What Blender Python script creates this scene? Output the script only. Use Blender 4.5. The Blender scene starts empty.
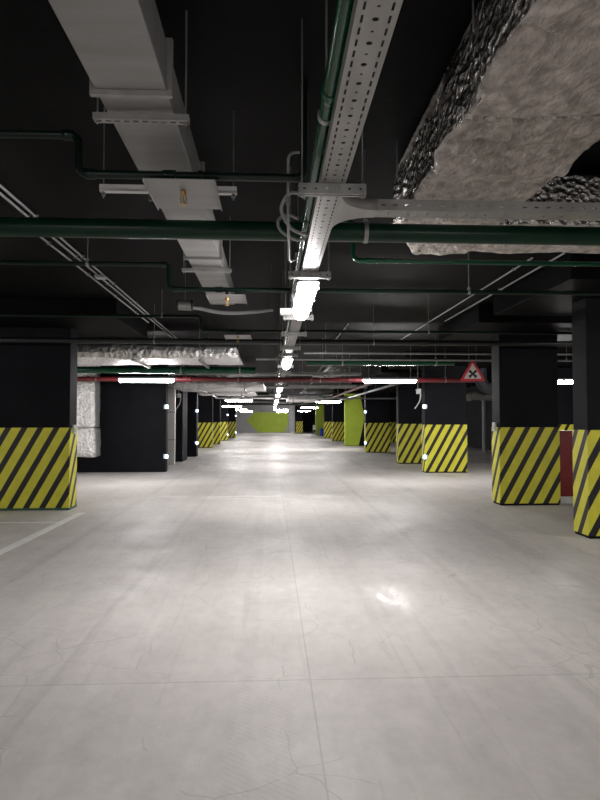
import bpy, bmesh, math, random
from mathutils import Vector, noise
random.seed(7)
S = bpy.context.scene
C = S.collection
PI = math.pi

# ------------------------------------------------------------------ materials
def mat(name, col, rough=.6, metal=0., spec=.5):
    m = bpy.data.materials.new(name); m.use_nodes = True
    b = m.node_tree.nodes['Principled BSDF']
    b.inputs['Base Color'].default_value = (*col, 1)
    b.inputs['Roughness'].default_value = rough
    b.inputs['Metallic'].default_value = metal
    b.inputs['Specular IOR Level'].default_value = spec
    return m

def N(m, t, **kw):
    n = m.node_tree.nodes.new(t)
    for k, v in kw.items(): setattr(n, k, v)
    return n
def L(m, a, b): m.node_tree.links.new(a, b)
def bsdf(m): return m.node_tree.nodes['Principled BSDF']
def math_(m, op, a, b=None, c=None):
    n = N(m, 'ShaderNodeMath', operation=op)
    for i, v in enumerate((a, b, c)):
        if v is None: continue
        if isinstance(v, (int, float)): n.inputs[i].default_value = v
        else: L(m, v, n.inputs[i])
    return n.outputs[0]

def noisy(name, c1, c2, scale, rough=.6, metal=0., bump=0., bscale=None, detail=5, stretch=(1, 1, 1), spec=.5):
    """two-tone noise colour with optional bump"""
    m = mat(name, c1, rough, metal, spec)
    tc = N(m, 'ShaderNodeTexCoord'); mp = N(m, 'ShaderNodeMapping')
    mp.inputs['Scale'].default_value = stretch
    L(m, tc.outputs['Object'], mp.inputs['Vector'])
    nz = N(m, 'ShaderNodeTexNoise'); nz.inputs['Scale'].default_value = scale; nz.inputs['Detail'].default_value = detail
    L(m, mp.outputs[0], nz.inputs['Vector'])
    cr = N(m, 'ShaderNodeValToRGB')
    cr.color_ramp.elements[0].position = .35; cr.color_ramp.elements[1].position = .68
    cr.color_ramp.elements[0].color = (*c1, 1); cr.color_ramp.elements[1].color = (*c2, 1)
    L(m, nz.outputs['Fac'], cr.inputs[0]); L(m, cr.outputs[0], bsdf(m).inputs['Base Color'])
    if bump:
        n2 = N(m, 'ShaderNodeTexNoise'); n2.inputs['Scale'].default_value = bscale or scale*4; n2.inputs['Detail'].default_value = 4
        L(m, mp.outputs[0], n2.inputs['Vector'])
        bp = N(m, 'ShaderNodeBump'); bp.inputs['Strength'].default_value = bump; bp.inputs['Distance'].default_value = .02
        L(m, n2.outputs['Fac'], bp.inputs['Height']); L(m, bp.outputs[0], bsdf(m).inputs['Normal'])
    return m

def foil_mat(name, col, rough, vscale, bump, metal=.85):
    m = mat(name, col, rough, metal)
    tc = N(m, 'ShaderNodeTexCoord')
    nz = N(m, 'ShaderNodeTexNoise'); nz.inputs['Scale'].default_value = vscale*.6; nz.inputs['Detail'].default_value = 5
    L(m, tc.outputs['Object'], nz.inputs['Vector'])
    mx = N(m, 'ShaderNodeMixRGB', blend_type='ADD'); mx.inputs[0].default_value = 1.2/vscale
    L(m, tc.outputs['Object'], mx.inputs[1]); L(m, nz.outputs['Color'], mx.inputs[2])
    vo = N(m, 'ShaderNodeTexVoronoi'); vo.inputs['Scale'].default_value = vscale
    L(m, mx.outputs[0], vo.inputs['Vector'])
    n3 = N(m, 'ShaderNodeTexNoise'); n3.inputs['Scale'].default_value = vscale*.5; n3.inputs['Detail'].default_value = 7
    n3.inputs['Roughness'].default_value = .6
    L(m, tc.outputs['Object'], n3.inputs['Vector'])
    h = math_(m, 'ADD', vo.outputs['Distance'], math_(m, 'MULTIPLY', n3.outputs['Fac'], 1.6))
    bp = N(m, 'ShaderNodeBump'); bp.inputs['Strength'].default_value = bump; bp.inputs['Distance'].default_value = .8/vscale
    L(m, h, bp.inputs['Height']); L(m, bp.outputs[0], bsdf(m).inputs['Normal'])
    return m

def emis(name, col, s):
    m = mat(name, (.8, .8, .8), .4)
    b = bsdf(m); b.inputs['Emission Color'].default_value = (*col, 1); b.inputs['Emission Strength'].default_value = s
    return m

def stripe_mat(name, yellow, black, period=.255, slope=.56, duty=.61):
    m = mat(name, yellow, .55)
    tc = N(m, 'ShaderNodeTexCoord'); sx = N(m, 'ShaderNodeSeparateXYZ'); L(m, tc.outputs['Object'], sx.inputs[0])
    ge = N(m, 'ShaderNodeNewGeometry'); sn = N(m, 'ShaderNodeSeparateXYZ'); L(m, ge.outputs['Normal'], sn.inputs[0])
    u = math_(m, 'ADD', sx.outputs[0], math_(m, 'MULTIPLY', sn.outputs[0], math_(m, 'ADD', sx.outputs[1], .18)))
    oi = N(m, 'ShaderNodeObjectInfo')
    v = math_(m, 'SUBTRACT', u, math_(m, 'MULTIPLY', sx.outputs[2], slope))
    v = math_(m, 'ADD', math_(m, 'DIVIDE', v, period), math_(m, 'DIVIDE', oi.outputs['Object Index'], 100.))
    f = math_(m, 'FRACT', v)
    f = math_(m, 'LESS_THAN', f, duty)
    nz = N(m, 'ShaderNodeTexNoise'); nz.inputs['Scale'].default_value = 5; nz.inputs['Detail'].default_value = 6
    L(m, tc.outputs['Object'], nz.inputs['Vector'])
    dirt = N(m, 'ShaderNodeMixRGB', blend_type='MULTIPLY'); dirt.inputs[0].default_value = .35
    dirt.inputs[1].default_value = (*yellow, 1); L(m, nz.outputs['Fac'], dirt.inputs[2])
    mx = N(m, 'ShaderNodeMixRGB'); mx.inputs[1].default_value = (*black, 1)
    L(m, f, mx.inputs[0]); L(m, dirt.outputs[0], mx.inputs[2]); L(m, mx.outputs[0], bsdf(m).inputs['Base Color'])
    return m

def floor_mat():
    m = mat('polished_concrete', (.45, .44, .42), .35, spec=.38)
    tc = N(m, 'ShaderNodeTexCoord'); sx = N(m, 'ShaderNodeSeparateXYZ'); L(m, tc.outputs['Object'], sx.inputs[0])
    X, Y = sx.outputs[0], sx.outputs[1]
    def nz(scale, detail, st=(1, 1, 1), rough=.55):
        mp = N(m, 'ShaderNodeMapping'); mp.inputs['Scale'].default_value = st
        L(m, tc.outputs['Object'], mp.inputs['Vector'])
        n = N(m, 'ShaderNodeTexNoise'); n.inputs['Scale'].default_value = scale; n.inputs['Detail'].default_value = detail
        n.inputs['Roughness'].default_value = rough
        L(m, mp.outputs[0], n.inputs['Vector']); return n.outputs['Fac']
    cr = N(m, 'ShaderNodeValToRGB'); e = cr.color_ramp.elements
    e[0].position = .3; e[0].color = (.55, .518, .496, 1); e[1].position = .7; e[1].color = (.70, .662, .636, 1)
    L(m, nz(.9, 8, (1, .6, 1), .6), cr.inputs[0])
    # fine mottling and streaks along the driving direction
    f = math_(m, 'ADD', math_(m, 'MULTIPLY', nz(9, 9, (1, .7, 1), .72), .42), math_(m, 'MULTIPLY', nz(5, 4, (1, .10, 1)), .22))
    f = math_(m, 'ADD', f, .67)
    def line(coord, pos, w, wob=0.):
        c = coord
        if wob: c = math_(m, 'ADD', c, math_(m, 'MULTIPLY', nz(1.2, 3), wob))
        d = math_(m, 'ABSOLUTE', math_(m, 'SUBTRACT', c, pos))
        n = N(m, 'ShaderNodeMapRange'); n.inputs[1].default_value = w*.4; n.inputs[2].default_value = w
        n.inputs[3].default_value = 1; n.inputs[4].default_value = 0
        L(m, d, n.inputs[0]); return n.outputs[0]
    joints = line(X, .22, .006)
    for p in (-2.33, 2.95): joints = math_(m, 'MAXIMUM', joints, line(X, p, .007, .02))
    for p in (3.4, 11.4, 19.4, 27.4): joints = math_(m, 'MAXIMUM', joints, line(Y, p, .008))
    # hairline crack cells near the camera
    vo = N(m, 'ShaderNodeTexVoronoi', feature='DISTANCE_TO_EDGE'); vo.inputs['Scale'].default_value = 2.2
    mp = N(m, 'ShaderNodeMixRGB'); mp.inputs[0].default_value = .12
    n0 = N(m, 'ShaderNodeTexNoise'); n0.inputs['Scale'].default_value = 3
    L(m, tc.outputs['Object'], n0.inputs['Vector']); L(m, tc.outputs['Object'], mp.inputs[1]); L(m, n0.outputs['Color'], mp.inputs[2])
    L(m, mp.outputs[0], vo.inputs['Vector'])
    ck = math_(m, 'LESS_THAN', vo.outputs['Distance'], .006)
    ck = math_(m, 'MULTIPLY', ck, math_(m, 'GREATER_THAN', nz(.7, 2), .50))
    dark = math_(m, 'MAXIMUM', math_(m, 'MULTIPLY', joints, .2), math_(m, 'MULTIPLY', ck, .16))
    # broad faint scuffed bands beside the joints, and long scratches
    for p, w_ in ((-2.3, .10), (2.9, .12), (-1.15, .05), (1.75, .06)):
        dark = math_(m, 'ADD', dark, math_(m, 'MULTIPLY', line(X, p, w_, .12), .075))
    dark = math_(m, 'ADD', dark, math_(m, 'MULTIPLY', math_(m, 'GREATER_THAN', nz(3., 6, (4, .12, 1)), .61), .05))
    # tyre tracks: fine bands of tread marks running down the aisle
    tr = math_(m, 'MAXIMUM', line(X, .06, .13, .05), line(X, -.12, .10, .05))
    tread = math_(m, 'GREATER_THAN', math_(m, 'FRACT', math_(m, 'MULTIPLY', math_(m, 'ADD', Y, math_(m, 'MULTIPLY', X, .8)), 26.)), .55)
    tr = math_(m, 'MULTIPLY', tr, math_(m, 'ADD', math_(m, 'MULTIPLY', tread, .045), .035))
    tr = math_(m, 'MULTIPLY', tr, math_(m, 'GREATER_THAN', nz(.8, 3), .42))
    dark = math_(m, 'ADD', dark, tr)
    f = math_(m, 'MULTIPLY', f, math_(m, 'SUBTRACT', 1., dark))
    # broken pale band across the aisle
    sc = math_(m, 'MULTIPLY', line(Y, 11.75, .35, .5), math_(m, 'GREATER_THAN', nz(2.2, 5, (.7, 2.5, 1)), .5))
    sc = math_(m, 'MULTIPLY', sc, math_(m, 'LESS_THAN', math_(m, 'ABSOLUTE', math_(m, 'ADD', X, .3)), 2.1))
    f = math_(m, 'ADD', f, math_(m, 'MULTIPLY', sc, .28))
    mx = N(m, 'ShaderNodeMixRGB', blend_type='MULTIPLY'); mx.inputs[0].default_value = 1
    L(m, cr.outputs[0], mx.inputs[1]); L(m, f, mx.inputs[2]); L(m, mx.outputs[0], bsdf(m).inputs['Base Color'])
    rr = N(m, 'ShaderNodeMapRange'); rr.inputs[1].default_value = .3; rr.inputs[2].default_value = .7
    rr.inputs[3].default_value = .38; rr.inputs[4].default_value = .68
    L(m, nz(1.6, 7, (1, 1, 1), .65), rr.inputs[0])
    # two patches worn shiny
    shine = None
    for px, py, k in ((1.0, 5.1, 1.), (-1.15, 5.3, .55)):
        ex = math_(m, 'DIVIDE', math_(m, 'SUBTRACT', X, px), .28); ey = math_(m, 'DIVIDE', math_(m, 'SUBTRACT', Y, py), .75)
        q = math_(m, 'ADD', math_(m, 'MULTIPLY', ex, ex), math_(m, 'MULTIPLY', ey, ey))
        q = math_(m, 'MULTIPLY', math_(m, 'MAXIMUM', math_(m, 'SUBTRACT', 1., q), 0.), k)
        shine = q if shine is None else math_(m, 'MAXIMUM', shine, q)
    shine = math_(m, 'MULTIPLY', shine, math_(m, 'GREATER_THAN', nz(9, 7, (1, .35, 1), .75), .49))
    L(m, math_(m, 'SUBTRACT', rr.outputs[0], math_(m, 'MULTIPLY', shine, .19)), bsdf(m).inputs['Roughness'])
    bp = N(m, 'ShaderNodeBump'); bp.inputs['Strength'].default_value = .12; bp.inputs['Distance'].default_value = .01
    L(m, nz(30, 5), bp.inputs['Height']); L(m, bp.outputs[0], bsdf(m).inputs['Normal'])
    return m

FLOOR = floor_mat()
CEIL = noisy('dark_ceiling_paint', (.004, .004, .0042), (.007, .007, .0073), 1.3, .6, bump=.08, bscale=25, spec=.04)
DARK = noisy('dark_pillar_paint', (.0065, .0065, .009), (.010, .010, .013), 2.0, .7, bump=.06, bscale=30, spec=.12)
WALL = noisy('dark_wall_paint', (.026, .026, .031), (.036, .036, .042), 1.0, .8, spec=.2)
GREYWALL = noisy('grey_wall_paint', (.40, .40, .40), (.48, .48, .475), .8, .7)
GREYPOST = noisy('pale_grey_paint', (.30, .30, .31), (.36, .36, .36), 2, .6)
STRIPE = stripe_mat('yellow_black_stripes', (.85, .81, .06), (.012, .012, .013))
LIME = noisy('lime_green_paint', (.38, .50, .035), (.44, .57, .045), 1.5, .6)
GALV = noisy('galvanised_steel', (.22, .215, .205), (.29, .285, .275), 9, .45, .4, stretch=(1, .25, 1))
DUCT = noisy('duct_sheet_steel', (.21, .205, .20), (.26, .255, .25), 3, .5, .3, stretch=(.6, 3, 1))
STRUT = noisy('zinc_strut', (.22, .22, .215), (.30, .30, .29), 12, .45, .5)
FOIL = foil_mat('crinkled_foil_lagging', (.66, .64, .61), .16, 24, .85, .95)
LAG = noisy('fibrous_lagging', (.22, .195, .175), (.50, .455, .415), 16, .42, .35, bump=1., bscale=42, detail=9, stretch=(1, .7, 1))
FOILFAR = foil_mat('bright_foil_wrap', (.80, .79, .78), .40, 13, .6, .8)
GREEN = noisy('dark_green_pipe_paint', (.004, .022, .012), (.006, .030, .016), 6, .3, spec=.22)
GREENLT = noisy('green_pipe_paint', (.003, .045, .022), (.005, .060, .029), 6, .17, spec=.35)
DKGREEN = noisy('blackish_green_paint', (.003, .010, .007), (.004, .013, .009), 6, .28, spec=.25)
BLACKP = mat('black_pipe_paint', (.010, .011, .012), .4)
RED = noisy('red_pipe_paint', (.085, .009, .012), (.115, .011, .014), 5, .4)
DKRED = noisy('dark_red_paint', (.20, .008, .008), (.25, .010, .010), 4, .4)
WHITE = mat('white_enamel', (.75, .75, .74), .45)
OFFW = mat('white_plastic', (.55, .55, .54), .5)
CABLE = mat('grey_cable_sheath', (.30, .30, .30), .55)
LAMPG = mat('grey_lamp_body', (.45, .46, .47), .5)
BRASS = mat('brass', (.40, .25, .09), .4, .7)
RUBBER = mat('black_rubber', (.012, .012, .012), .7)
TEAL = mat('teal_edge_paint', (.01, .09, .07), .5)
BLUE = noisy('blue_plastic', (.012, .05, .33), (.015, .07, .42), 5, .4)
SIGNW = mat('sign_white', (.72, .66, .66), .5)
SIGNR = mat('sign_red', (.62, .03, .04), .45)
SIGNK = mat('sign_black', (.015, .015, .015), .5)
LINE = noisy('worn_white_line_paint', (.78, .78, .76), (.90, .90, .88), 7, .6)
GLOW = emis('lamp_diffuser', (1, .968, .955), 64)
LED = emis('marker_led', (.50, .68, 1), 7)

# ------------------------------------------------------------------ mesh builder
OFF = {}
class MB:
    def __init__(s): s.v = []; s.f = []; s.sm = []
    def add(s, vs, fs, smooth=False):
        b = len(s.v); s.v += [tuple(p) for p in vs]; s.f += [tuple(b+i for i in f) for f in fs]; s.sm += [smooth]*len(fs); return s
    def box(s, x0, x1, y0, y1, z0, z1):
        return s.add([(x0,y0,z0),(x1,y0,z0),(x1,y1,z0),(x0,y1,z0),(x0,y0,z1),(x1,y0,z1),(x1,y1,z1),(x0,y1,z1)],
                     [(3,2,1,0),(4,5,6,7),(0,1,5,4),(1,2,6,5),(2,3,7,6),(3,0,4,7)])
    def tube(s, path, r, n=12, caps=True):
        P = [Vector(p) for p in path]; rings = []
        t = (P[1]-P[0]).normalized()
        u = t.orthogonal().normalized()
        for i, p in enumerate(P):
            a = (P[i]-P[i-1]).normalized() if i else (P[1]-P[0]).normalized()
            b = (P[i+1]-P[i]).normalized() if i < len(P)-1 else a
            t = (a+b).normalized()
            u = (u - t*u.dot(t)).normalized(); w = t.cross(u)
            k = 1/max(.5, math.cos(a.angle(b)/2)) if a.length and b.length else 1
            rr = r[i] if isinstance(r, (list, tuple)) else r
            rings.append([p+(u*math.cos(2*PI*j/n)+w*math.sin(2*PI*j/n))*rr*(k if k < 1.3 else 1) for j in range(n)])
        vs = [q for R in rings for q in R]; fs = []
        for i in range(len(P)-1):
            for j in range(n):
                fs.append((i*n+j, i*n+(j+1) % n, (i+1)*n+(j+1) % n, (i+1)*n+j))
        s.add(vs, fs, True)
        if caps:
            s.add(rings[0], [tuple(range(n))[::-1]]); s.add(rings[-1], [tuple(range(n))])
        return s
    def prism(s, poly, axis, a, b):
        """poly in the plane across axis: 'x' -> (y,z), 'y' -> (x,z), 'z' -> (x,y)"""
        def P(p, q): return {'x': (q, p[0], p[1]), 'y': (p[0], q, p[1]), 'z': (p[0], p[1], q)}[axis]
        n = len(poly); vs = [P(p, a) for p in poly]+[P(p, b) for p in poly]
        fs = [tuple(range(n))[::-1], tuple(range(n, 2*n))]+[(i, (i+1) % n, n+(i+1) % n, n+i) for i in range(n)]
        return s.add(vs, fs)
    def build(s, name, m, parent=None, bevel=0, solid=0, origin=None):
        me = bpy.data.meshes.new(name)
        off = OFF[parent.name] if parent else Vector(origin if origin is not None else (0, 0, 0))
        me.from_pydata([tuple(Vector(p)-off) for p in s.v], [], s.f)
        me.polygons.foreach_set('use_smooth', s.sm)
        bm = bmesh.new(); bm.from_mesh(me); bmesh.ops.recalc_face_normals(bm, faces=bm.faces); bm.to_mesh(me); bm.free()
        me.materials.append(m)
        o = bpy.data.objects.new(name, me); C.objects.link(o)
        if parent: o.parent = parent
        else: o.location = off
        OFF[o.name] = off
        if bevel:
            md = o.modifiers.new('bevel', 'BEVEL'); md.width = bevel; md.segments = 2; md.limit_method = 'ANGLE'
        if solid:
            md = o.modifiers.new('sheet', 'SOLIDIFY'); md.thickness = solid; md.offset = 0
        return o

def thing(name, loc, label, cat, group=None):
    o = bpy.data.objects.new(name, None); C.objects.link(o); o.location = loc; o.empty_display_size = .1
    OFF[o.name] = Vector(loc); return tag(o, label, cat, group)
def tag(o, label, cat, group=None):
    o['label'] = label; o['category'] = cat
    if group: o['group'] = group
    return o
def struct(o): o['kind'] = 'structure'; return o
def copy_tree(o, parent=None):
    c = o.copy(); C.objects.link(c)
    if parent: c.parent = parent
    for ch in list(o.children): copy_tree(ch, c)
    return c

def fillet(pts, r, n=6):
    P = [Vector(p) for p in pts]; out = [P[0]]
    for i in range(1, len(P)-1):
        a = (P[i-1]-P[i]); b = (P[i+1]-P[i]); d = min(r, a.length*.49, b.length*.49)
        A = P[i]+a.normalized()*d; B = P[i]+b.normalized()*d
        for k in range(n+1):
            t = k/n; out.append(A*(1-t)**2+P[i]*2*t*(1-t)+B*t*t)
    out.append(P[-1]); return out
def bez(pts, n=10):
    """Catmull-Rom through points"""
    P = [Vector(p) for p in pts]; P = [P[0]*2-P[1]]+P+[P[-1]*2-P[-2]]; out = []
    for i in range(1, len(P)-2):
        for k in range(n):
            t = k/n; a, b, c, d = P[i-1:i+3]
            out.append(.5*((2*b)+(c-a)*t+(2*a-5*b+4*c-d)*t*t+(3*b-a-3*c+d)*t**3))
    out.append(P[-2]); return out

def perf(mb, o, U, V, length, vcuts, holes, cell=.05, hole_u=(.2, .8), alt=(1., 1.)):
    """perforated sheet: cells along U; vcuts are the cuts across V; holes {band: 'slot' | 'round'}"""
    o, U, V = Vector(o), Vector(U), Vector(V); n = max(1, int(length/cell)); h0, h1 = hole_u
    for i in range(n):
        us = [i*cell, (i+h0)*cell, (i+h1)*cell, (i+1)*cell]
        for b in range(len(vcuts)-1):
            v0, v1 = vcuts[b], vcuts[b+1]; k = holes.get(b)
            if not k:
                mb.add([o+U*us[0]+V*v0, o+U*us[3]+V*v0, o+U*us[3]+V*v1, o+U*us[0]+V*v1], [(0, 1, 2, 3)]); continue
            for a in (0, 2):
                mb.add([o+U*us[a]+V*v0, o+U*us[a+1]+V*v0, o+U*us[a+1]+V*v1, o+U*us[a]+V*v1], [(0, 1, 2, 3)])
            if k == 'round':
                cu, cv = (us[1]+us[2])/2, (v0+v1)/2; hu, hv = (us[2]-us[1])/2, (v1-v0)/2
                r = min(hu, hv)*.62*alt[i % 2]; out, inn = [], []
                for q in range(16):
                    an = 2*PI*q/16; cx, cy = math.cos(an), math.sin(an); sc = 1/max(abs(cx), abs(cy))
                    out.append(o+U*(cu+cx*sc*hu)+V*(cv+cy*sc*hv)); inn.append(o+U*(cu+cx*r)+V*(cv+cy*r))
                mb.add(out+inn, [(q, (q+1) % 16, 16+(q+1) % 16, 16+q) for q in range(16)])

def foil_box(x0, x1, y0, y1, z0, z1, step=.06, amp=.012, freq=7., warp=None, seed=0., rnd=.03):
    """lagged duct: a subdivided rounded box with crumpled faces"""
    nx, ny, nz = (max(2, int((b-a)/step)) for a, b in ((x0, x1), (y0, y1), (z0, z1)))
    idx = {}; mb = MB(); vs = []; fs = []
    def vid(i, j, k):
        if (i, j, k) not in idx:
            p = Vector((x0+(x1-x0)*i/nx, y0+(y1-y0)*j/ny, z0+(z1-z0)*k/nz))
            n = Vector(((i == nx)-(i == 0), (j == ny)-(j == 0), (k == nz)-(k == 0))).normalized()
            edge = ((i in (0, nx))+(j in (0, ny))+(k in (0, nz))) > 1
            q = p*freq+Vector((seed, seed, seed))
            d = noise.noise(q)*amp+noise.noise(q*2.7)*amp*.55+noise.noise(q*.35)*amp*1.2
            if edge: d -= rnd*.45
            p = p+n*d
            if warp: p = warp(p, n)
            idx[(i, j, k)] = len(vs); vs.append(p)
        return idx[(i, j, k)]
    for i in range(nx):
        for j in range(ny):
            for k in (0, nz): fs.append((vid(i,j,k), vid(i+1,j,k), vid(i+1,j+1,k), vid(i,j+1,k)))
    for i in range(nx):
        for k in range(nz):
            for j in (0, ny): fs.append((vid(i,j,k), vid(i+1,j,k), vid(i+1,j,k+1), vid(i,j,k+1)))
    for j in range(ny):
        for k in range(nz):
            for i in (0, nx): fs.append((vid(i,j,k), vid(i,j+1,k), vid(i,j+1,k+1), vid(i,j,k+1)))
    mb.add(vs, fs, True); return mb

ZC = 3.25            # underside of the slab
# ------------------------------------------------------------------ setting
struct(MB().box(-9.6, 10.6, -8, 76, -.2, 0).build('floor', FLOOR))
struct(MB().box(-9.6, 10.6, -8, 76, ZC, ZC+.25).build('ceiling', CEIL))
struct(MB().box(-9.8, -9.6, -8, 76, 0, ZC).build('wall_left', WALL))
struct(MB().box(10.6, 10.8, -8, 76, 0, ZC).build('wall_right', WALL))
struct(MB().box(-9.6, 10.6, -8.2, -8, 0, ZC).build('wall_back', WALL))
struct(MB().box(2.78, 10.6, 75.8, 76, 0, ZC).build('wall_end', WALL))
wf = struct(MB().box(-9.6, 2.78, 70, 70.3, 0, ZC).build('wall_far', GREYWALL))
hexp = [(-2.86, 1.40), (-1.93, 2.40), (1.95, 2.35), (2.02, 1.2), (1.58, .06), (-1.50, .06)]
MB().prism(hexp, 'y', 69.985, 70.0).build('green_mural_paint', LIME, wf)['label'] = 'lime green hexagon painted on the grey wall'

# white bay line and the one turning towards the left pillar
tag(MB().box(-3.03, -2.91, 1.0, 9.62, .0, .003).build('bay_line', LINE), 'white painted line on the floor leading to the left striped pillar', 'floor marking')
tag(MB().box(-7.5, -3.02, 8.7, 8.78, .0, .003).build('bay_line', LINE), 'white line across the bay floor in front of the left striped pillar', 'floor marking')

# ------------------------------------------------------------------ pillars
PG = 'yellow and black striped pillars'
def phase(x0, x1, yend):
    # where, from the left front corner, the first yellow stripe ends along the top edge
    e = yend if yend is not None else random.uniform(0, .25)
    u = -(x1-x0)/2+e
    return int(100*((.61-(u-.56*1.33)/.255) % 1.))
def pillar(x0, x1, y0, label, depth=.36, top=2.97, cap=True, band=True, leds=(), led_side=None, led_mat=None, base=False, group=PG, capx=None, yend=None):
    y1 = y0+depth; cx, cy = (x0+x1)/2, (y0+y1)/2
    t = thing('pillar', (cx, cy, 0), label, 'pillar', group)
    MB().box(x0, x1, y0, y1, 0, top if cap else ZC).build('shaft', DARK, t, bevel=.012)
    if band:
        MB().box(x0-.008, x1+.008, y0-.008, y1+.008, .035, 1.33).build('hazard_band', STRIPE, t).pass_index = phase(x0, x1, yend)
    if cap:
        a, b = (capx or (x0-.75, x1+.75))
        MB().box(a, b, y0-.95, y1+.95, top, ZC).build('capital', CEIL, t, bevel=.01)
    if base:
        MB().box(x0-.014, x1+.014, y0-.014, y1+.014, 0, .035).build('base_strip', TEAL, t)
    for z in leds:
        xs = x1 if led_side == 'r' else x0
        sg = 1 if led_side == 'r' else -1
        m = MB(); m.tube([(xs+sg*.005, y0-.03, z), (xs+sg*.06, y0-.03, z)], [.05, .045], 12)
        o = m.build('marker_light', led_mat or LED, t)
        o['label'] = 'small round marker light on the pillar corner'
        MB().box(min(xs-sg*.06, xs+sg*.07), max(xs-sg*.06, xs+sg*.07), y0-.022, y0-.004, z-.06, z+.06).build('light_bracket', LAMPG, t)
    return t

pillar(-4.95, -3.27, 9.92, 'wide striped pillar cut by the left edge of the photo', base=True, capx=(-5.6, -2.3), yend=1.68)
pillar(3.89, 5.25, 7.21, 'striped pillar cut by the right edge of the photo, nearest one', base=False, capx=(3.22, 6.0), yend=.19)
pillar(3.90, 4.93, 10.08, 'striped pillar with a red cabinet beside its right edge', yend=.177, capx=(3.22, 5.7))
pillar(4.25, 5.42, 16.42, 'striped pillar standing behind the triangular warning sign', yend=.215, leds=(.44, 1.83), led_side='l')
pillar(4.25, 5.40, 19.88, 'striped pillar half hidden behind the one with the warning sign')
pillar(4.24, 5.34, 26.8, 'striped pillar right in front of the lime arrow pillar', leds=(.44, 1.83), led_side='l')
g = pillar(4.21, 5.35, 34.0, 'unstriped pillar with a lime green arrow shaped face', cap=True, band=False, group='lime green pillars')
MB().prism([(4.20, 0.02), (4.98, .02), (5.32, 1.55), (5.06, 2.96), (4.20, 2.96)], 'y', 33.985, 34.0).build('green_face', LIME, g)['label'] = 'lime green face ending in a point'
MB().box(4.195, 4.21, 34.0, 34.36, 0.02, 2.96).build('green_side', LIME, g)
pillar(4.25, 5.14, 41.5, 'striped pillar just behind the lime arrow pillar')
pillar(4.32, 5.10, 48.8, 'striped pillar just in front of the plain lime pillar by the blue drum')
g = pillar(4.31, 5.15, 58.0, 'far plain lime green pillar behind the blue drum', band=False, group='lime green pillars')
MB().box(4.30, 5.16, 57.985, 58.0, .02, 2.96).build('green_face', LIME, g)
MB().box(4.295, 4.31, 58.0, 58.36, .02, 2.96).build('green_side', LIME, g)
pillar(7.6, 8.75, 16.9, 'striped pillar deep on the right, seen in the gap beyond the red cabinet')
pillar(7.6, 8.6, 39.3, 'small striped pillar deep on the right, seen between two nearer ones')
pillar(2.74, 3.46, 66.0, 'farthest striped pillar beside the grey post at the end wall', cap=False)
pillar(-4.05, -3.1, 31.9, 'nearest striped pillar of the left far row', leds=(), capx=(-5, -2.4))
pillar(-4.05, -3.09, 36.5, 'second striped pillar of the left far row', capx=(-5, -2.4))
pillar(-4.05, -3.10, 42.7, 'third striped pillar of the left far row', leds=(.44, 1.83), led_side='r', capx=(-5, -2.4))
pillar(-4.05, -2.95, 50.0, 'last striped pillar of the left far row, by the end wall', leds=(.44, 1.83), led_side='r', capx=(-5, -2.4))
pillar(-5.9, -2.95, 17.03, 'broad plain dark block behind the hanging foil duct', depth=.3, cap=False, band=False, leds=(.44, 1.83), led_side='r', group='plain dark pillars')
pillar(-4.6, -3.10, 21.2, 'plain dark pillar right behind the pale grey riser', depth=1.2, cap=False, band=False, group='plain dark pillars')
pillar(-4.6, -2.97, 24.1, 'plain dark pillar in front of the left far striped row', depth=.5, cap=False, band=False, leds=(.55, 1.83), led_side='r', group='plain dark pillars')
# pale risers
t = thing('riser_casing', (-3.34, 19.9, 0), 'pale grey vertical riser casing beside the broad dark block', 'riser')
MB().box(-3.44, -3.15, 19.8, 20.0, 0, ZC).build('casing', OFFW, t, bevel=.01)
for z in (.8, 1.7, 2.5): MB().box(-3.45, -3.14, 19.79, 20.01, z, z+.03).build('clamp_band', STRUT, t)
t = thing('end_post', (2.38, 68.6, 0), 'pale grey post at the end wall right of the green mural', 'post')
MB().box(2.10, 2.68, 68.4, 68.9, 0, ZC).build('shaft', GREYPOST, t, bevel=.02)
MB().box(2.06, 2.72, 68.36, 68.94, 0, .12).build('plinth', GREYWALL, t)
t = thing('vent_pipe', (9.5, 26.4, 0), 'grey vertical pipe in the dark bay right of the sign pillar', 'pipe')
MB().tube([(9.5, 26.4, 0), (9.5, 26.4, 2.55)], .09, 14).build('pipe', GREYPOST, t)
MB().tube([(9.5, 26.4, 2.45), (9.5, 26.4, 2.55)], .12, 14).build('collar', STRUT, t)
# unlit reflectors on two near pillars
def reflector(x, y, z, label):
    t = thing('corner_reflector', (x, y, z), label, 'reflector', 'unlit corner reflectors')
    MB().box(x-.018, x+.018, y-.06, y+.06, z-.075, z+.075).build('housing', OFFW, t, bevel=.008)
    sg = 1 if x < 0 else -1
    MB().tube([(x+sg*.012, y, z-.02), (x+sg*.026, y, z-.02)], .032, 12).build('lens', LAMPG, t)
reflector(-3.243, 10.08, 1.30, 'small white reflector on the side of the left striped pillar')
reflector(3.873, 10.26, 1.34, 'small white reflector on the pillar beside the red cabinet')

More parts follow.
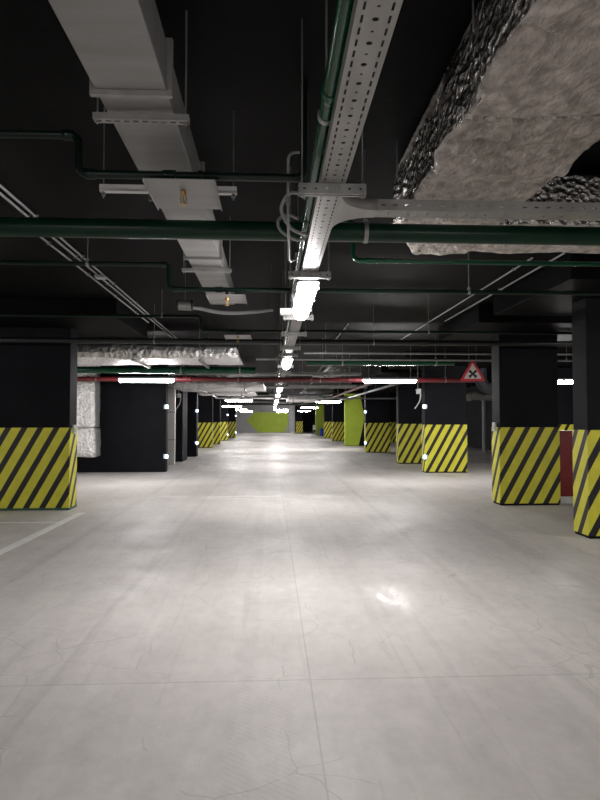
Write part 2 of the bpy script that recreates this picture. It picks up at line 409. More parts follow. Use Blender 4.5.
# ------------------------------------------------------------------ lamps
def lamp_proto(kind, label, group):
    t = thing('strip_light', (0, 0, 0), label, 'lamp', group)   # built along x, top at z=0
    h = .63
    MB().prism([(-.05, -.035), (-.08, -.05), (.08, -.05), (.05, -.035), (.035, 0), (-.035, 0)], 'x', -h, h).build('housing', LAMPG, t, bevel=.004)
    m = MB(); prof = [(math.cos(a)*.072, -.05-math.sin(a)*.075) for a in [PI*k/12 for k in range(13)]]
    vs = []; fs = []; xs = [(-h+.005, .55), (-h+.02, .85), (-h+.05, 1.), (h-.05, 1.), (h-.02, .85), (h-.005, .55)]; n = 13
    for x, k in xs: vs += [(x, y*k, -.05+(z+.05)*k) for y, z in prof]
    for i in range(len(xs)-1):
        for j in range(n-1): fs.append((i*n+j, i*n+j+1, (i+1)*n+j+1, (i+1)*n+j))
    fs.append(tuple(range(n))); fs.append(tuple(range((len(xs)-1)*n, len(xs)*n)))
    m.add(vs, fs, True); m.build('diffuser', GLOW, t)
    for x in (-.45, 0, .45):
        for s in (-1, 1): MB().box(x-.015, x+.015, s*.08-.006, s*.08+.006, -.066, -.03).build('clip', STRUT, t)
    if kind == 'hung':
        for x in (-.5, .5): MB().tube([(x, 0, 0), (x, 0, ZC-2.447)], .004, 6).build('suspension_rod', STRUT, t)
        MB().tube([(h-.02, 0, -.02), (h+.06, 0, -.02)], .012, 8).build('cable_gland', RUBBER, t)
    else:
        for x in (-.35, .35): MB().box(x-.02, x+.02, -.045, .045, -.002, .004).build('mounting_clip', STRUT, t)
    return t
TX = .27
first = None
aisle = [(4.90, 'strip light under the tray, nearest and largest along the aisle'),
         (10.25, 'second strip light from the camera under the aisle tray'),
         (19.0, 'third strip light in view under the aisle tray, beyond the red pipe'),
         (23.6, 'fourth strip light under the aisle tray, beyond the far lagged ducts'),
         (30.5, 'fifth strip light under the aisle tray, well beyond the red pipe'),
         (38.0, 'sixth strip light under the aisle tray, just in front of the mural'),
         (46.5, 'farthest strip light under the aisle tray'),
         (-.9, 'strip light under the tray overhead, above the camera'),
         (34.3, 'added fill strip light under the aisle tray between the halfway cross light and the mural'),]  # extra lamp added to brighten the far aisle
for y, lb in aisle:
    if first is None: o = first = lamp_proto('tray', lb, 'strip lights under the aisle tray')
    else: o = copy_tree(first); o['label'] = lb
    o.location = (TX, y, 2.493); o.rotation_euler.z = PI/2
first = None
cross = [(-2.88, 14.0, 'strip light across the left side in front of the dark block'),
         (2.79, 14.0, 'strip light across the right side left of the warning sign'),
         (6.95, 14.0, 'strip light glimpsed between the two nearest right pillars'),
         (-1.5, 28.0, 'strip light across the left of the aisle, halfway to the mural'),
         (-2.7, 52.0, 'far strip light at the left, over the last striped pillar'),
         (.85, 53.0, 'far strip light just above the green mural'),
         (3.3, 60.0, 'far strip light over the drive between post and lime pillar'),
         (-2.88, -3.0, 'added fill strip light hung on the left behind the camera'),  # this lamp and the next are unseen, added to brighten the near floor
         (2.79, -3.0, 'added fill strip light hung on the right behind the camera'),
         (6.95, 5.2, 'added fill strip light in the right bay, outside the frame beside the nearest pillar'),  # unseen bay lamps, added to brighten the floor at the sides
         (-7.0, 5.2, 'added fill strip light in the left bay, outside the frame in front of the left striped pillar'),
         (-7.2, 13., 'added fill strip light in the left bay, unseen beyond the left striped pillar'),
         (-2.6, 63., 'added far fill strip light at the left end, next to the grey end wall'),  # lamps from here on are added to brighten the far end
         (1.2, 66., 'farthest added fill strip light, against the right half of the green mural'),
         (2.85, 29.9, 'added fill strip light hung on the right just before the lime arrow pillar'),
         (-2.6, 40., 'added far fill strip light on the left over the striped row'),
         (2.8, 44., 'added far fill strip light on the right in front of the lime pillar')]
for x, y, lb in cross:
    if first is None: o = first = lamp_proto('hung', lb, 'strip lights hung across the drive')
    else: o = copy_tree(first); o['label'] = lb
    o.location = (x, y, 2.45)

# ------------------------------------------------------------------ main cable tray with its hangers
tray = thing('cable_tray', (TX, 0, 2.5), 'galvanised perforated cable tray running down the aisle over the lamps', 'cable tray')
x0, x1, z = .215, .328, 2.5
m = MB(); perf(m, (x0, 1.0, z), (0, 1, 0), (1, 0, 0), 13, [0, .016, .023, .042, .070, .090, .097, .113], {1: 'slot', 3: 'round', 5: 'slot'}, alt=(1, .5))
m.add([(x0, -4, z), (x1, -4, z), (x1, 1, z), (x0, 1, z)], [(0, 1, 2, 3)]); m.add([(x0, 14, z), (x1, 14, z), (x1, 69, z), (x0, 69, z)], [(0, 1, 2, 3)])
m.build('tray_base', GALV, tray, solid=.0016)
for xx, nm in ((x0, 'side_rail'), (x1, 'side_rail')):
    s = 1 if xx == x0 else -1
    MB().box(min(xx, xx+s*.0025), max(xx, xx+s*.0025), -4, 69, z, z+.045).box(min(xx, xx+s*.009), max(xx, xx+s*.009), -4, 69, z+.043, z+.047).build(nm, GALV, tray)
MB().box(x0+.015, x1-.015, -4, 69, z+.004, z+.03).build('cable_bed', RUBBER, tray)
def strut(y, a=.12, b=.42):
    m = MB(); n = 6
    perf(m, (a, y-.02, z-.047), (1, 0, 0), (0, 0, 1), b-a, [0, .010, .034, .044], {1: 'round'}, cell=(b-a)/n*.9999, hole_u=(.3, .7))
    m.box(a, b, y-.02, y+.02, z-.0055, z-.003).box(a, b, y-.02, y-.006, z-.047, z-.044).box(a, b, y+.006, y+.02, z-.047, z-.044)
    o = m.build('hanger_strut', STRUT, tray, solid=.002)
    for xx in (a+.015, b-.015):
        MB().tube([(xx, y, z-.06), (xx, y, ZC)], .004, 8).build('threaded_rod', STRUT, o)
        MB().tube([(xx, y, z-.058), (xx, y, z-.048)], .009, 6).tube([(xx, y, z-.003), (xx, y, z+.007)], .009, 6).build('nut', STRUT, o)
for y in (1.0, 2.63, 4.2, 5.95, 7.1, 8.5, 9.4, 11.4, 12.8): strut(y)
for y in (16.6, 18, 21, 21.9, 25, 27, 29, 32, 33.2, 36, 40): strut(y)

# branch tray to the right
bt = thing('cable_tray', (.33, 3.0, 2.5), 'perforated branch tray going right below the foil lagged duct', 'cable tray')
yb0, yb1 = 2.94, 3.045
m = MB(); perf(m, (.47, yb0, z), (1, 0, 0), (0, 1, 0), 5.1, [0, .014, .020, .040, .065, .085, .091, .105], {1: 'slot', 3: 'round', 5: 'slot'}, alt=(1, .5))
m.build('tray_base', GALV, bt, solid=.0016)
for yy in (yb0, yb1):
    m = MB(); perf(m, (.47, yy, z), (1, 0, 0), (0, 0, 1), 5.1, [0, .022, .030, .055], {1: 'slot'}, cell=.06, hole_u=(.3, .7))
    m.build('side_rail', GALV, bt, solid=.0016)
# curved T piece: plate with two fillets in plan
pl = [(.328, 2.74)]
for k in range(9):
    a = PI/2*k/8; pl.append((.528-.2*math.cos(a), 2.74+.2*math.sin(a)))
pl += [(.53, 3.045)]
for k in range(9):
    a = PI/2*k/8; pl.append((.528-.2*math.sin(a), 3.245-.2*math.cos(a)))
MB().prism(pl, 'z', z-.003, z-.001).build('tee_plate', GALV, bt)
for sgn, yc in ((1, 2.74), (-1, 3.245)):
    m = MB(); pts = [(.528-.2*math.cos(PI/2*k/8), yc+sgn*.2*math.sin(PI/2*k/8)) for k in range(9)]
    vs = [(p[0], p[1], z) for p in pts]+[(p[0], p[1], z+.055) for p in pts]
    m.add(vs, [(i, i+1, 10+i, 9+i) for i in range(8)], True); m.build('tee_wall', GALV, bt, solid=.002)
for x in (1.9, 3.6):
    MB().box(x-.02, x+.02, 2.88, 3.10, z-.03, z-.004).build('hanger_strut', STRUT, bt)
    for yy in (2.895, 3.085): MB().tube([(x, yy, z-.04), (x, yy, 2.78 if x < 1.6 else ZC)], .004, 8).build('threaded_rod', STRUT, bt)
# thin rod running to the branch tray hanger
# ------------------------------------------------------------------ pipes
def pipe(name, pts, r, m, label, cat='pipe', bend=.1, n=14, rods=(), coup=(), coup_r=1.25, group=None, clampm=None):
    c = Vector(pts[0]).lerp(Vector(pts[-1]), .5)
    t = thing(name, c, label, cat, group)
    MB().tube(fillet(pts, bend), r, n).build('pipe_run', m, t)
    for (x, y, zz) in rods:
        d = MB().tube([(x, y, zz+r*1.1), (x, y, ZC)], .004, 6).build('hanger_rod', STRUT, t)
        mm = MB(); ax = Vector((1, 0, 0)) if abs(pts[-1][0]-pts[0][0]) > abs(pts[-1][1]-pts[0][1]) else Vector((0, 1, 0))
        mm.tube([Vector((x, y, zz))-ax*.013, Vector((x, y, zz))+ax*.013], r*1.12, n)
        mm.box(x-.012, x+.012, y-.012, y+.012, zz+r, zz+r+.025).build('clamp', clampm or STRUT, t)
    for (x, y, zz), ax in coup:
        ax = Vector(ax); p = Vector((x, y, zz)); w = max(.03, r*.55)
        MB().tube([p-ax*w, p-ax*w*.7, p+ax*w*.7, p+ax*w], [r*1.12, r*coup_r, r*coup_r, r*1.12], n).build('coupling', m, t)
    return t
AX = (1, 0, 0); AY = (0, 1, 0)
pipe('water_pipe', [(-7, 3.9, 2.70), (7, 3.9, 2.68)], .062, GREEN, 'thick dark green pipe crossing the whole ceiling in the foreground',
     rods=[(-1.95, 3.9, 2.693), (.62, 3.9, 2.69)], coup=[((-2.6, 3.9, 2.695), AX), ((2.6, 3.9, 2.685), AX)], n=20)
pipe('water_pipe', [(.205, -4, 2.59), (.205, 69, 2.59)], .030, GREENLT, 'slim green pipe running along the left side of the aisle tray',
     rods=[(.205, y, 2.59) for y in (2.2, 4.6, 6.6, 9, 12)], coup=[((.205, y, 2.59), AY) for y in (2.05, 3.35, 5.2, 7.6)], coup_r=1.18, n=16)
def sprinkler(t, x, y, zp, plate=True, w=.36, d=.42):
    MB().tube([(x-.02, y, zp), (x-.02, y+.0, zp)] if False else [(x, y, zp), (x, y, zp-.085)], .012, 10).build('drop_nipple', DKGREEN, t)
    s = MB().tube([(x, y, zp-.080), (x, y, zp-.095), (x, y, zp-.105)], [.016, .016, .010], 10)
    s.tube([(x, y, zp-.150), (x, y, zp-.153)], .020, 12)
    for k in (-1, 1): s.tube([(x+k*.010, y, zp-.100), (x+k*.016, y, zp-.125), (x+k*.004, y, zp-.150)], .003, 6)
    s.tube([(x, y, zp-.105), (x, y, zp-.150)], .003, 6)
    s.build('sprinkler_head', BRASS, t)
    p = MB().box(x-w/2, x+w/2, y-d*.36, y+d*.64, zp-.079, zp-.076)
    p.box(x-w/2, x-w/2+.003, y-d*.36, y+d*.64, zp-.092, zp-.076).box(x+w/2-.003, x+w/2, y-d*.36, y+d*.64, zp-.092, zp-.076)
    p.build('heat_plate', DUCT, t)
    for k in (-.05, .09):
        MB().tube([(x+k-.012, y, zp), (x+k+.012, y, zp)], .028, 12).build('clamp', DKGREEN, t)
def spr_pipe(y, zh, zl, xl, xb, xr, label, sx, xend_up=False, rods=()):
    pts = [(xl, y, zh), (xb-.004, y, zh), (xb+.004, y, zl), (xr, y, zl)]
    if xend_up: pts.append((xr, y, ZC))
    t = pipe('sprinkler_pipe', pts, .021, DKGREEN, label, bend=.05, n=14, rods=rods, group='sprinkler pipes with white heat plates',
             coup=[((xb-.055, y, zh), AX), ((xb+.06, y, zl), AX), ((sx-.08, y, zl), AX)], coup_r=1.3)
    sprinkler(t, sx, y, zl); return t
spr_pipe(3.12, 2.93, 2.727, -6.5, -1.0, .17, 'nearest sprinkler pipe, its step left of the grey air duct', -.46, True, rods=[(-2.2, 3.12, 2.93)])
spr_pipe(5.66, 2.917, 2.685, -7.5, -.96, 6.5, 'second sprinkler pipe, behind the thick dark green pipe', -.42, rods=[(-1.72, 5.66, 2.917), (1.9, 5.66, 2.685)])
spr_pipe(8.27, 2.877, 2.683, -7.5, -.97, 6.5, 'third and farthest sprinkler pipe, near the lagged duct', -.46, rods=[(-1.5, 8.27, 2.877), (2.2, 8.27, 2.683)])
pipe('black_pipe', [(-9, 9.3, 2.675), (9, 9.3, 2.665)], .042, BLACKP, 'black pipe crossing in front of the left and right striped pillars', rods=[(-1.8, 9.3, 2.671), (1.6, 9.3, 2.67)],
     coup=[((-1.0, 9.3, 2.67), AX), ((2.4, 9.3, 2.669), AX)])
pipe('drain_pipe', [(.42, 4.35, 2.92), (.60, 4.35, 2.92), (.60, 4.35, 2.625), (6.5, 4.35, 2.605)], .018, GREENLT, 'thin green pipe dropping and turning right below the foil duct', bend=.06,
     rods=[(.47, 4.35, 2.92)], coup=[((.72, 4.35, 2.624), AX)])
pipe('water_pipe', [(-8, 13.4, 2.56), (-.35, 13.4, 2.56)], .075, GREENLT, 'green pipe below the lagged duct on the left', rods=[(-2, 13.4, 2.56), (-.7, 13.4, 2.56)], coup=[((-1.9, 13.4, 2.56), AX)])
pipe('water_pipe', [(.75, 12.6, 2.68), (3.9, 12.6, 2.69)], .075, GREENLT, 'green pipe above the strip light left of the warning sign', rods=[(1.5, 12.6, 2.68), (3.5, 12.6, 2.69)], coup=[((2.3, 12.6, 2.685), AX)])
pipe('fire_main', [(-9, 14.62, 2.44), (4.95, 14.62, 2.44)], .057, RED, 'red fire pipe crossing behind the two hung strip lights', rods=[(-4.2, 14.62, 2.44), (-.8, 14.62, 2.44), (1.2, 14.62, 2.44), (4.3, 14.62, 2.44)],
     coup=[((-4.4, 14.62, 2.44), AX), ((-1.95, 14.62, 2.44), AX), ((-.75, 14.62, 2.44), AX), ((1.9, 14.62, 2.44), AX)])
pipe('fire_main', [(2.6, 14.69, 2.42), (2.6, 26, 2.42)], .04, RED, 'red branch pipe running away behind the right hung strip light', rods=[(2.6, 17.3, 2.42), (2.6, 21, 2.42)], coup=[((2.6, 18, 2.42), AY)])
for (y, zz, a, b, r, lb) in ((11.0, 2.69, .6, 6.8, .02, 'thin grey conduit crossing the right ceiling behind the black pipe'),
                             (11.9, 2.66, -.3, 6.5, .02, 'lower thin grey conduit over the right strip light'),
                             (17.4, 2.46, .5, 2.5, .03, 'pale pipe just below and beyond the red fire pipe'),
                             (24.0, 2.33, 1.0, 6.0, .03, 'pale pipe far on the right below the green pipe')):
    pipe('conduit', [(a, y, zz), (b, y, zz)], r, STRUT, lb, 'conduit', n=10, rods=[(a+.4, y, zz), (b-.5, y, zz)])

for (x, y0, y1, zz, r, mm, lb) in ((-1.9, 15.2, 62, 3.05, .045, GREEN, 'dark green pipe running away high over the left half of the drive'),
                              (1.75, 15.4, 62, 3.06, .04, BLACKP, 'black pipe running away high over the right half of the drive'),
                              (3.75, 15.4, 40, 2.55, .05, BLACKP, 'low black pipe running away along the right far pillars')):
    pipe('service_pipe', [(x, y0, zz), (x, y1, zz)], r, mm, lb, n=10, rods=[(x, y, zz) for y in (16, 21.4, 30, 38)])
for (y, zz, a, b, r, mm, lb) in ((19.0, 2.72, .5, 7, .05, BLACKP, 'black pipe crossing at right, second behind the red pipe'),
                             (26.4, 2.6, -2.8, -.1, .05, GREEN, 'green pipe crossing at left in front of the halfway cross light'),
                             (31.5, 2.68, -2.8, 4., .05, BLACKP, 'black pipe crossing the aisle before the lime arrow pillar'),
                             (39.6, 2.72, -2.8, 3.9, .06, BLACKP, 'black pipe crossing the aisle behind the lime arrow pillar'),
                             (47.5, 2.7, -2.7, 3.9, .06, BLACKP, 'farthest black pipe crossing the aisle')):
    pipe('service_pipe', [(a, y, zz), (b, y, zz)], r, mm, lb, n=10, rods=[(a+.4, y, zz), (b-.5, y, zz)])
# surface conduits on the slab
def conduit(x, y0, y1, label, r=.011, grp='surface conduits on the ceiling'):
    t = thing('ceiling_conduit', (x, y0, ZC), label, 'conduit', grp)
    MB().tube([(x, y0, ZC-.018), (x, y1, ZC-.018)], r, 8).build('conduit', GREYPOST, t)
    k = y0+.5
    m = MB()
    while k < y1:
        MB().box(x-.02, x+.02, k-.012, k+.012, ZC-.032, ZC).build('saddle_clip', STRUT, t); k += 1.3
    return t
conduit(-2.06, -3, 14, 'right hand conduit of the pair on the left ceiling')
conduit(-2.13, -3, 14, 'left hand conduit of the pair on the left ceiling')
conduit(-2.24, 5.6, 11, 'short lone conduit beside the pair on the left ceiling')
conduit(2.86, 6.4, 13.8, 'long conduit on the right ceiling near the foil duct')
conduit(3.12, 6.2, 10.6, 'shorter conduit on the right ceiling nearest the right pillars')
conduit(1.42, 11.0, 14, 'short conduit on the ceiling above the right strip light')
t = thing('junction_box', (-2.10, 7.4, ZC), 'small grey junction box on the left ceiling conduits', 'junction box')
MB().box(-2.15, -2.03, 7.34, 7.46, ZC-.06, ZC-.03).build('box', GREYPOST, t, bevel=.006); MB().box(-2.145, -2.035, 7.345, 7.455, ZC-.066, ZC-.06).build('lid', LAMPG, t)

# ------------------------------------------------------------------ grey air duct on the left
d = thing('air_duct', (-.57, 3, 2.8), 'galvanised rectangular air duct running along the aisle on the upper left', 'duct')
def ducts(xa, xb, ya, yb, za, zb):
    MB().box(xa, xb, ya, yb, za, zb).build('duct_section', DUCT, d, bevel=.004)
def flange(xa, xb, y, za, zb, k=.022):
    m = MB(); m.box(xa-k, xb+k, y-.012, y+.012, za-k, za).box(xa-k, xb+k, y-.012, y+.012, zb, zb+k).box(xa-k, xa, y-.012, y+.012, za, zb).box(xb, xb+k, y-.012, y+.012, za, zb)
    m.build('flange', GALV, d)
ducts(-.72, -.43, -4, 2.44, 2.80, 3.0); ducts(-.72, -.43, 2.46, 3.62, 2.80, 3.0); ducts(-.705, -.43, 3.64, 4.95, 2.80, 2.99); ducts(-.70, -.43, 4.97, 7.0, 2.80, 2.985)
flange(-.72, -.43, 1.2, 2.80, 3.0, .012); flange(-.72, -.43, 2.45, 2.80, 3.0); flange(-.72, -.43, 3.63, 2.80, 3.0); flange(-.705, -.43, 4.96, 2.80, 2.99)
for y, w in ((2.60, .05), (5.25, .06)):
    a, b = -.72-w, -.43+w+.02; m = MB()
    perf(m, (a, y-.02, 2.750), (1, 0, 0), (0, 1, 0), b-a, [0, .014, .026, .04], {1: 'slot'}, cell=.04)
    m.box(a, b, y-.0205, y-.0185, 2.750, 2.776).box(a, b, y+.0185, y+.0205, 2.750, 2.776).box(a, b, y-.02, y+.02, 2.774, 2.776)
    o = m.build('hanger_strut', GALV, d, solid=.002)
    for xx in (a+.015, b-.015): MB().tube([(xx, y, 2.735), (xx, y, ZC)], .004, 8).build('threaded_rod', STRUT, o)
# longer white support below the duct
m = MB().box(-.98, -.20, 3.42, 3.46, 2.755, 2.795)
o = m.build('hanger_strut', OFFW, d, bevel=.003)
for xx in (-.96, -.22):
    MB().tube([(xx, 3.44, 2.72), (xx, 3.44, ZC)], .004, 8).build('threaded_rod', STRUT, o)
    MB().tube([(xx, 3.44, 2.735), (xx, 3.44, 2.755)], .012, 6).build('nut', STRUT, o)

# ------------------------------------------------------------------ foil lagged duct upper right
fd = thing('lagged_duct', (1.2, 3, 2.8), 'large foil lagged air duct filling the upper right corner', 'duct')
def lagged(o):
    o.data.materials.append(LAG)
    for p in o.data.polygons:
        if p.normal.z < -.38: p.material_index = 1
def warp1(p, n):
    q = p.copy()
    if n.z < 0:
        for yc, dep, w in ((2.60, .085, .013), (2.02, .025, .02), (3.35, .022, .02), (2.85, .02, .018), (1.7, .015, .02)):
            q.z += dep*math.exp(-((p.y+.06*noise.noise(p*3)+.02*noise.noise(p*11)-yc)/w)**2)
        q.z -= .03*math.exp(-((p.y-3.12)/.06)**2)
    if p.y > 4.1 and p.x < 1.14: q.x += (p.y-4.1)/.68*.27*max(0, (1.2-p.x)/.33)
    if n.x < 0: q.x += .05*noise.noise(Vector((p.y*2.2, p.z*1.5, 3)))+ (p.z-2.8)*.05
    return q
o = foil_box(.86, 1.585, -2.0, 4.78, 2.80, 3.21, step=.016, amp=.013, freq=9, warp=warp1).build('main_run', FOIL, fd); lagged(o)
o = foil_box(1.58, 6.0, 4.06, 4.78, 2.81, 3.20, step=.045, amp=.012, freq=8, seed=4).build('branch_run', FOIL, fd); lagged(o)
for y in (.6, 2.3, 3.75):
    MB().box(.79, 1.68, y-.015, y+.015, 2.765, 2.785).build('hanger_strut', STRUT, fd) if y < 2 else None
    MB().tube([(.80, y, 2.765 if y < 2 else 3.0), (.80, y, ZC)], .004, 8).build('threaded_rod', STRUT, fd)

# ------------------------------------------------------------------ farther lagged ducts
def lag(x0, x1, y0, y1, z0, z1, label, seed, hang=()):
    t = thing('lagged_duct', ((x0+x1)/2, (y0+y1)/2, z0), label, 'duct', 'foil lagged ducts crossing the drive')
    w = lambda p, n: Vector((p.x-(.14*(p.z-z0)/(z1-z0) if n.x > 0 and p.x > x1-.2 else 0), p.y, p.z))
    foil_box(x0, x1, y0, y1, z0, z1, step=.10, amp=.025, freq=4, seed=seed, warp=w).build('duct_run', FOILFAR, t)
    for x in hang:
        s = MB().box(x-.02, x+.02, y0-.08, y1+.08, z0-.06, z0-.02).build('hanger_strut', GALV, t)
        for y in (y0-.06, y1+.06): MB().tube([(x, y, z0-.06), (x, y, ZC)], .005, 6).build('threaded_rod', STRUT, s)
    return t
lag(-8, -.58, 11.4, 12.9, 2.62, 2.86, 'foil lagged duct crossing on the left above the hung strip light', 1, (-2.6, -1.35))
lag(-3.0, -.15, 18.2, 20.4, 2.42, 2.66, 'foil lagged duct beyond the red pipe, left of the aisle tray', 5, (-2.2, -.8))
lag(.75, 2.4, 27.0, 29.0, 2.36, 2.62, 'far foil lagged duct right of the aisle tray', 9, (1.0, 2.2))
lag(-3.0, -.6, 24.5, 26.0, 2.50, 2.72, 'far foil lagged duct left of the aisle tray', 13, (-2.4, -1.2))
lag(-3.2, 3.6, 34.0, 35.2, 2.70, 2.95, 'farthest foil lagged duct crossing over the aisle tray', 17, (-2.4, 2.6))
lag(7.2, 9.6, 22.5, 23.6, 2.25, 2.55, 'foil lagged duct in the dark bay below the warning sign', 21, (7.6, 9.2))
t = thing('hanging_duct', (-4.85, 16.3, .48), 'foil wrapped vertical duct hanging beside the left striped pillar', 'duct')
foil_box(-5.25, -4.62, 16.0, 16.6, .48, 1.25, step=.09, amp=.02, freq=4, seed=30).build('lower_section', FOILFAR, t)
foil_box(-5.25, -4.64, 16.0, 16.58, 1.26, ZC-.01, step=.09, amp=.02, freq=4, seed=33).build('upper_section', FOILFAR, t)
# crossing galvanised trays far away
for (y, zz, a, b, lb) in ((16.0, 2.66, -2.6, 2.4, 'galvanised tray crossing the aisle just beyond the red pipe'),
                          (22.5, 2.66, -2.6, 3.6, 'second galvanised tray crossing the aisle beyond the red pipe'),
                          (41.0, 2.66, -3.0, 3.9, 'farthest galvanised tray crossing the aisle')):
    t = thing('cable_tray', ((a+b)/2, y, zz), lb, 'cable tray', 'cable trays crossing the drive')
    MB().box(a, b, y-.15, y+.15, zz, zz+.004).build('tray_base', GALV, t)
    for s in (-1, 1): MB().box(a, b, y+s*.15-.002, y+s*.15+.002, zz, zz+.06).build('side_rail', GALV, t)
    MB().box(a, b, y-.1, y+.1, zz+.005, zz+.035).build('cable_bed', CABLE, t)
    for x in (a+.3, b-.3):
        MB().tube([(x, y, zz+.03), (x, y, ZC)], .005, 6).build('threaded_rod', STRUT, t)

# ------------------------------------------------------------------ cables and small fittings near the tray
t = thing('flexible_conduit', (.08, 3.4, 2.6), 'loose grey flexible conduit looped beside the green pipe and tray', 'conduit')
MB().tube(bez([(.27, 3.33, 2.56), (.20, 3.3, 2.68), (.11, 3.31, 2.72), (.055, 3.33, 2.64), (.10, 3.36, 2.55), (.16, 3.40, 2.525), (.205, 3.44, 2.53)]), .011, 8).build('upper_loop', CABLE, t)
MB().tube(bez([(.205, 3.55, 2.535), (.14, 3.5, 2.515), (.055, 3.48, 2.56), (.04, 3.48, 2.62), (.09, 3.5, 2.66), (.16, 3.5, 2.64)]), .009, 8).build('lower_loop', CABLE, t)
t = thing('drop_conduit', (.09, 3.35, 2.9), 'thin grey conduit dropping from the ceiling left of the tray', 'conduit')
MB().tube(fillet([(.19, 3.22, ZC), (.19, 3.22, 2.91), (.09, 3.22, 2.91), (.09, 3.22, 2.52), (.115, 3.85, 2.475), (.165, 3.98, 2.53), (.165, 3.98, 2.57)], .06), .008, 8).build('conduit', CABLE, t)
MB().tube([(.09, 3.22, 2.66), (.09, 3.22, 2.62)], .013, 8).build('coupler', STRUT, t)
t = thing('junction_box', (.13, 5.8, 2.5), 'small white junction box beside the tray past the nearest lamp', 'junction box')
MB().box(.085, .195, 5.76, 5.84, 2.475, 2.535).build('box', WHITE, t, bevel=.006)
MB().tube([(.14, 5.8, 2.535), (.14, 5.8, ZC)], .006, 8).build('drop_tube', STRUT, t)
# muffler-like flexible duct behind the second plate
t = thing('flexible_duct', (-.5, 6.85, 2.7), 'grey flexible tube with a dark end sleeve behind the second heat plate', 'duct')
p = bez([(-1.02, 6.85, 2.745), (-.82, 6.85, 2.725), (-.62, 6.85, 2.685), (-.42, 6.85, 2.675), (-.2, 6.85, 2.69), (.02, 6.85, 2.72)], 16)
MB().tube(p, [.020+.004*(i % 2) for i in range(len(p))], 10).build('corrugated_tube', CABLE, t)
MB().tube([(-1.06, 6.85, 2.76), (-.90, 6.85, 2.755)], [.055, .055], 14).build('end_sleeve', STRUT, t)
for x in (-1.06, -.9): MB().tube([(x-.008, 6.85, 2.758), (x+.008, 6.85, 2.758)], .061, 14).build('sleeve_ring', RUBBER, t)
for x, zz in ((-.98, 2.81), (-.01, 2.73)): MB().tube([(x, 6.85, zz), (x, 6.85, ZC)], .003, 6).build('hanger_wire', STRUT, t)
# hanging cable bundles on pillars
def hang_cable(x, y, z, label):
    t = thing('hanging_cable', (x, y, z), label, 'cable', 'loose cables hanging by the pillars')
    MB().tube(bez([(x-.06, y, z+.03), (x, y, z), (x+.07, y-.02, z-.08), (x+.05, y-.02, z-.25), (x-.03, y-.02, z-.4), (x-.09, y, z-.48)]), .016, 8).build('cable', OFFW, t)
    MB().box(x-.04, x+.08, y-.04, y+.04, z-.08, z+.06).build('cable_box', OFFW, t, bevel=.01)
    MB().tube([(x, y, z+.05), (x, y, ZC)], .012, 8).build('drop_tube', STRUT, t)
hang_cable(-3.15, 20.6, 2.30, 'white cable hanging from a box by the pale grey riser')
hang_cable(4.0, 16.2, 2.25, 'white cable hanging from a box left of the sign pillar')
# wire cradle right of tray
t = thing('wire_bracket', (1.0, 13.0, 2.4), 'thin folded wire bracket hanging right of the aisle tray', 'bracket')
MB().tube([(.85, 13, 2.32), (1.12, 13, 2.62), (1.42, 13, 2.60), (1.2, 13, 2.38)], .010, 6).build('frame', STRUT, t)
MB().tube([(1.12, 13, 2.62), (1.12, 13, ZC)], .006, 6).build('hanger_wire', STRUT, t)
MB().tube([(.9, 13, 2.42), (1.15, 13, 2.40)], .03, 8).build('clamp', GREYPOST, t)

# ------------------------------------------------------------------ warning sign
def tri(cx, zb, w, r=.03):
    h = w*math.sqrt(3)/2; P = [Vector((cx-w/2, zb)), Vector((cx+w/2, zb)), Vector((cx, zb+h))]; out = []
    for i in range(3):
        a, b, c = P[i-1], P[i], P[(i+1) % 3]; da = (a-b).normalized(); dc = (c-b).normalized()
        A, B = b+da*r*1.7, b+dc*r*1.7
        for k in range(7):
            q = k/6; out.append(tuple(A*(1-q)**2+b*2*q*(1-q)+B*q*q))
    return out
sx, sy = 4.88, 14.3
t = thing('warning_sign', (sx, sy, 2.42), 'triangular red bordered warning sign with a black cross hanging at right', 'sign')
MB().prism(tri(sx, 2.40, .63, .035), 'y', sy, sy+.02).build('plate', SIGNR, t)
MB().prism(tri(sx, 2.40+.055, .63-.19, .018), 'y', sy-.004, sy+.001).build('white_field', SIGNW, t)
def bar(ang, l=.118, w=.026, cz=2.575):
    c, s = math.cos(ang), math.sin(ang); pts = [(-l, -w*1.5), (-l*.5, -w), (l*.5, -w), (l, -w*1.5), (l, w*1.5), (l*.5, w), (-l*.5, w), (-l, w*1.5)]
    return [(sx+a*c-b*s, cz+a*s+b*c) for a, b in pts]
m = MB().prism(bar(.72), 'y', sy-.008, sy-.0035); m.prism(bar(PI-.72), 'y', sy-.0085, sy-.003); m.build('cross_symbol', SIGNK, t)
for dx in (-.09, .09): MB().tube([(sx+dx, sy+.012, 2.78 if True else 0), (sx+dx, sy+.012, ZC)], .004, 6).build('hanging_wire', STRUT, t)
# round duct behind the sign
t = thing('round_duct', (6.6, 18.5, 2.6), 'grey round duct elbow behind the warning sign', 'duct')
MB().tube(fillet([(6.6, 18.6, ZC-.02), (6.6, 18.6, 2.45), (8.6, 18.6, 2.45)], .4, 8), .19, 18).build('elbow', mat('dull_blue_grey', (.06, .065, .08), .6), t)
MB().tube([(6.6, 18.6, ZC-.06), (6.6, 18.6, ZC)], .24, 18).build('collar', STRUT, t)

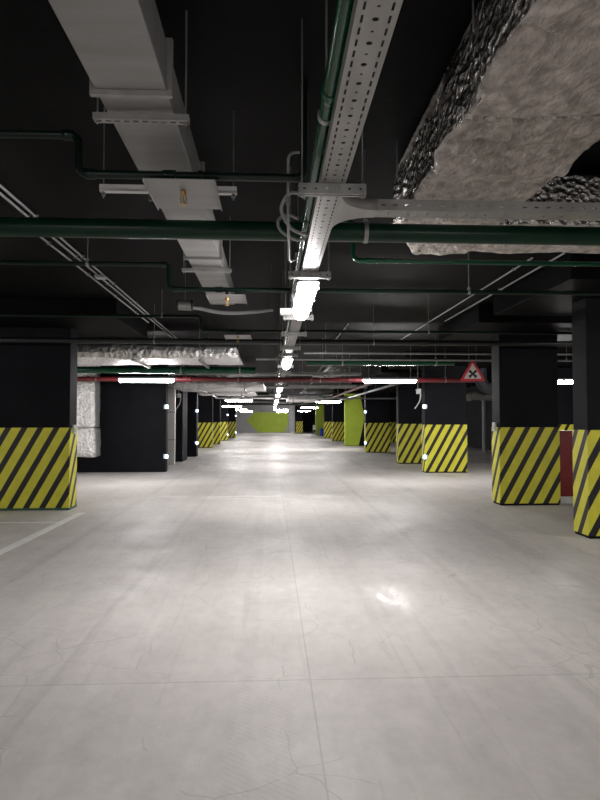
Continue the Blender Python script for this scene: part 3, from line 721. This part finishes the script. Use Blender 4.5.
# ------------------------------------------------------------------ red cabinet, drum, box
t = thing('fire_cabinet', (5.28, 10.4, 0), 'dark red cabinet on a white plinth between the two nearest right pillars', 'cabinet')
MB().box(4.99, 5.62, 10.3, 10.6, .12, 1.27).build('body', DKRED, t, bevel=.008)
MB().box(4.99, 5.62, 10.3, 10.6, 0, .118).build('plinth', WHITE, t)
o = MB().box(5.01, 5.60, 10.285, 10.30, .15, 1.24).build('door', DKRED, t, bevel=.004)
MB().box(5.53, 5.56, 10.26, 10.285, .65, .80).build('handle', STRUT, o)
t = thing('drum', (4.78, 56.3, 0), 'blue plastic drum in front of the far lime pillar', 'drum')
prof = [(0, .02, .24), (.02, .02, .26), (.18, 0, .27), (.20, 0, .285), (.22, 0, .27), (.42, 0, .27), (.44, 0, .285), (.46, 0, .27), (.62, 0, .26), (.66, 0, .22)]
MB().tube([(4.78, 56.3, p[0]) for p in prof], [p[2] for p in prof], 18).build('body', BLUE, t)
MB().tube([(4.78, 56.3, .655), (4.78, 56.3, .70)], .12, 14).build('lid', BLUE, t)
t = thing('carton', (4.15, 57.2, 0), 'white box on legs left of the far lime green pillar', 'box')
MB().box(3.98, 4.26, 57.0, 57.3, .55, 1.0).build('body', WHITE, t, bevel=.01)
for xx in (4.0, 4.24):
    for yy in (57.02, 57.28): MB().box(xx-.015, xx+.015, yy-.015, yy+.015, 0, .55).build('leg', STRUT, t)

# ------------------------------------------------------------------ world, camera, view
w = bpy.data.worlds.new('World'); S.world = w; w.use_nodes = True
w.node_tree.nodes['Background'].inputs[0].default_value = (0, 0, 0, 1)
cam = bpy.data.cameras.new('camera'); co = bpy.data.objects.new('camera', cam); C.objects.link(co)
cam.sensor_fit = 'AUTO'; cam.sensor_width = 36; cam.lens = 27.0; cam.clip_end = 200; cam.clip_start = .05
co.location = (0, 0, 1.45)
co.rotation_euler = (PI/2+math.atan(20.3/600), 0, -math.atan(28.8/600))
S.camera = co
S.view_settings.view_transform = 'Standard'; S.view_settings.look = 'None'
S.view_settings.exposure = .8; S.view_settings.gamma = 1.0; S.view_settings.use_curve_mapping = False
S.cycles.use_denoising = True
S.cycles.max_bounces = 8; S.cycles.diffuse_bounces = 4
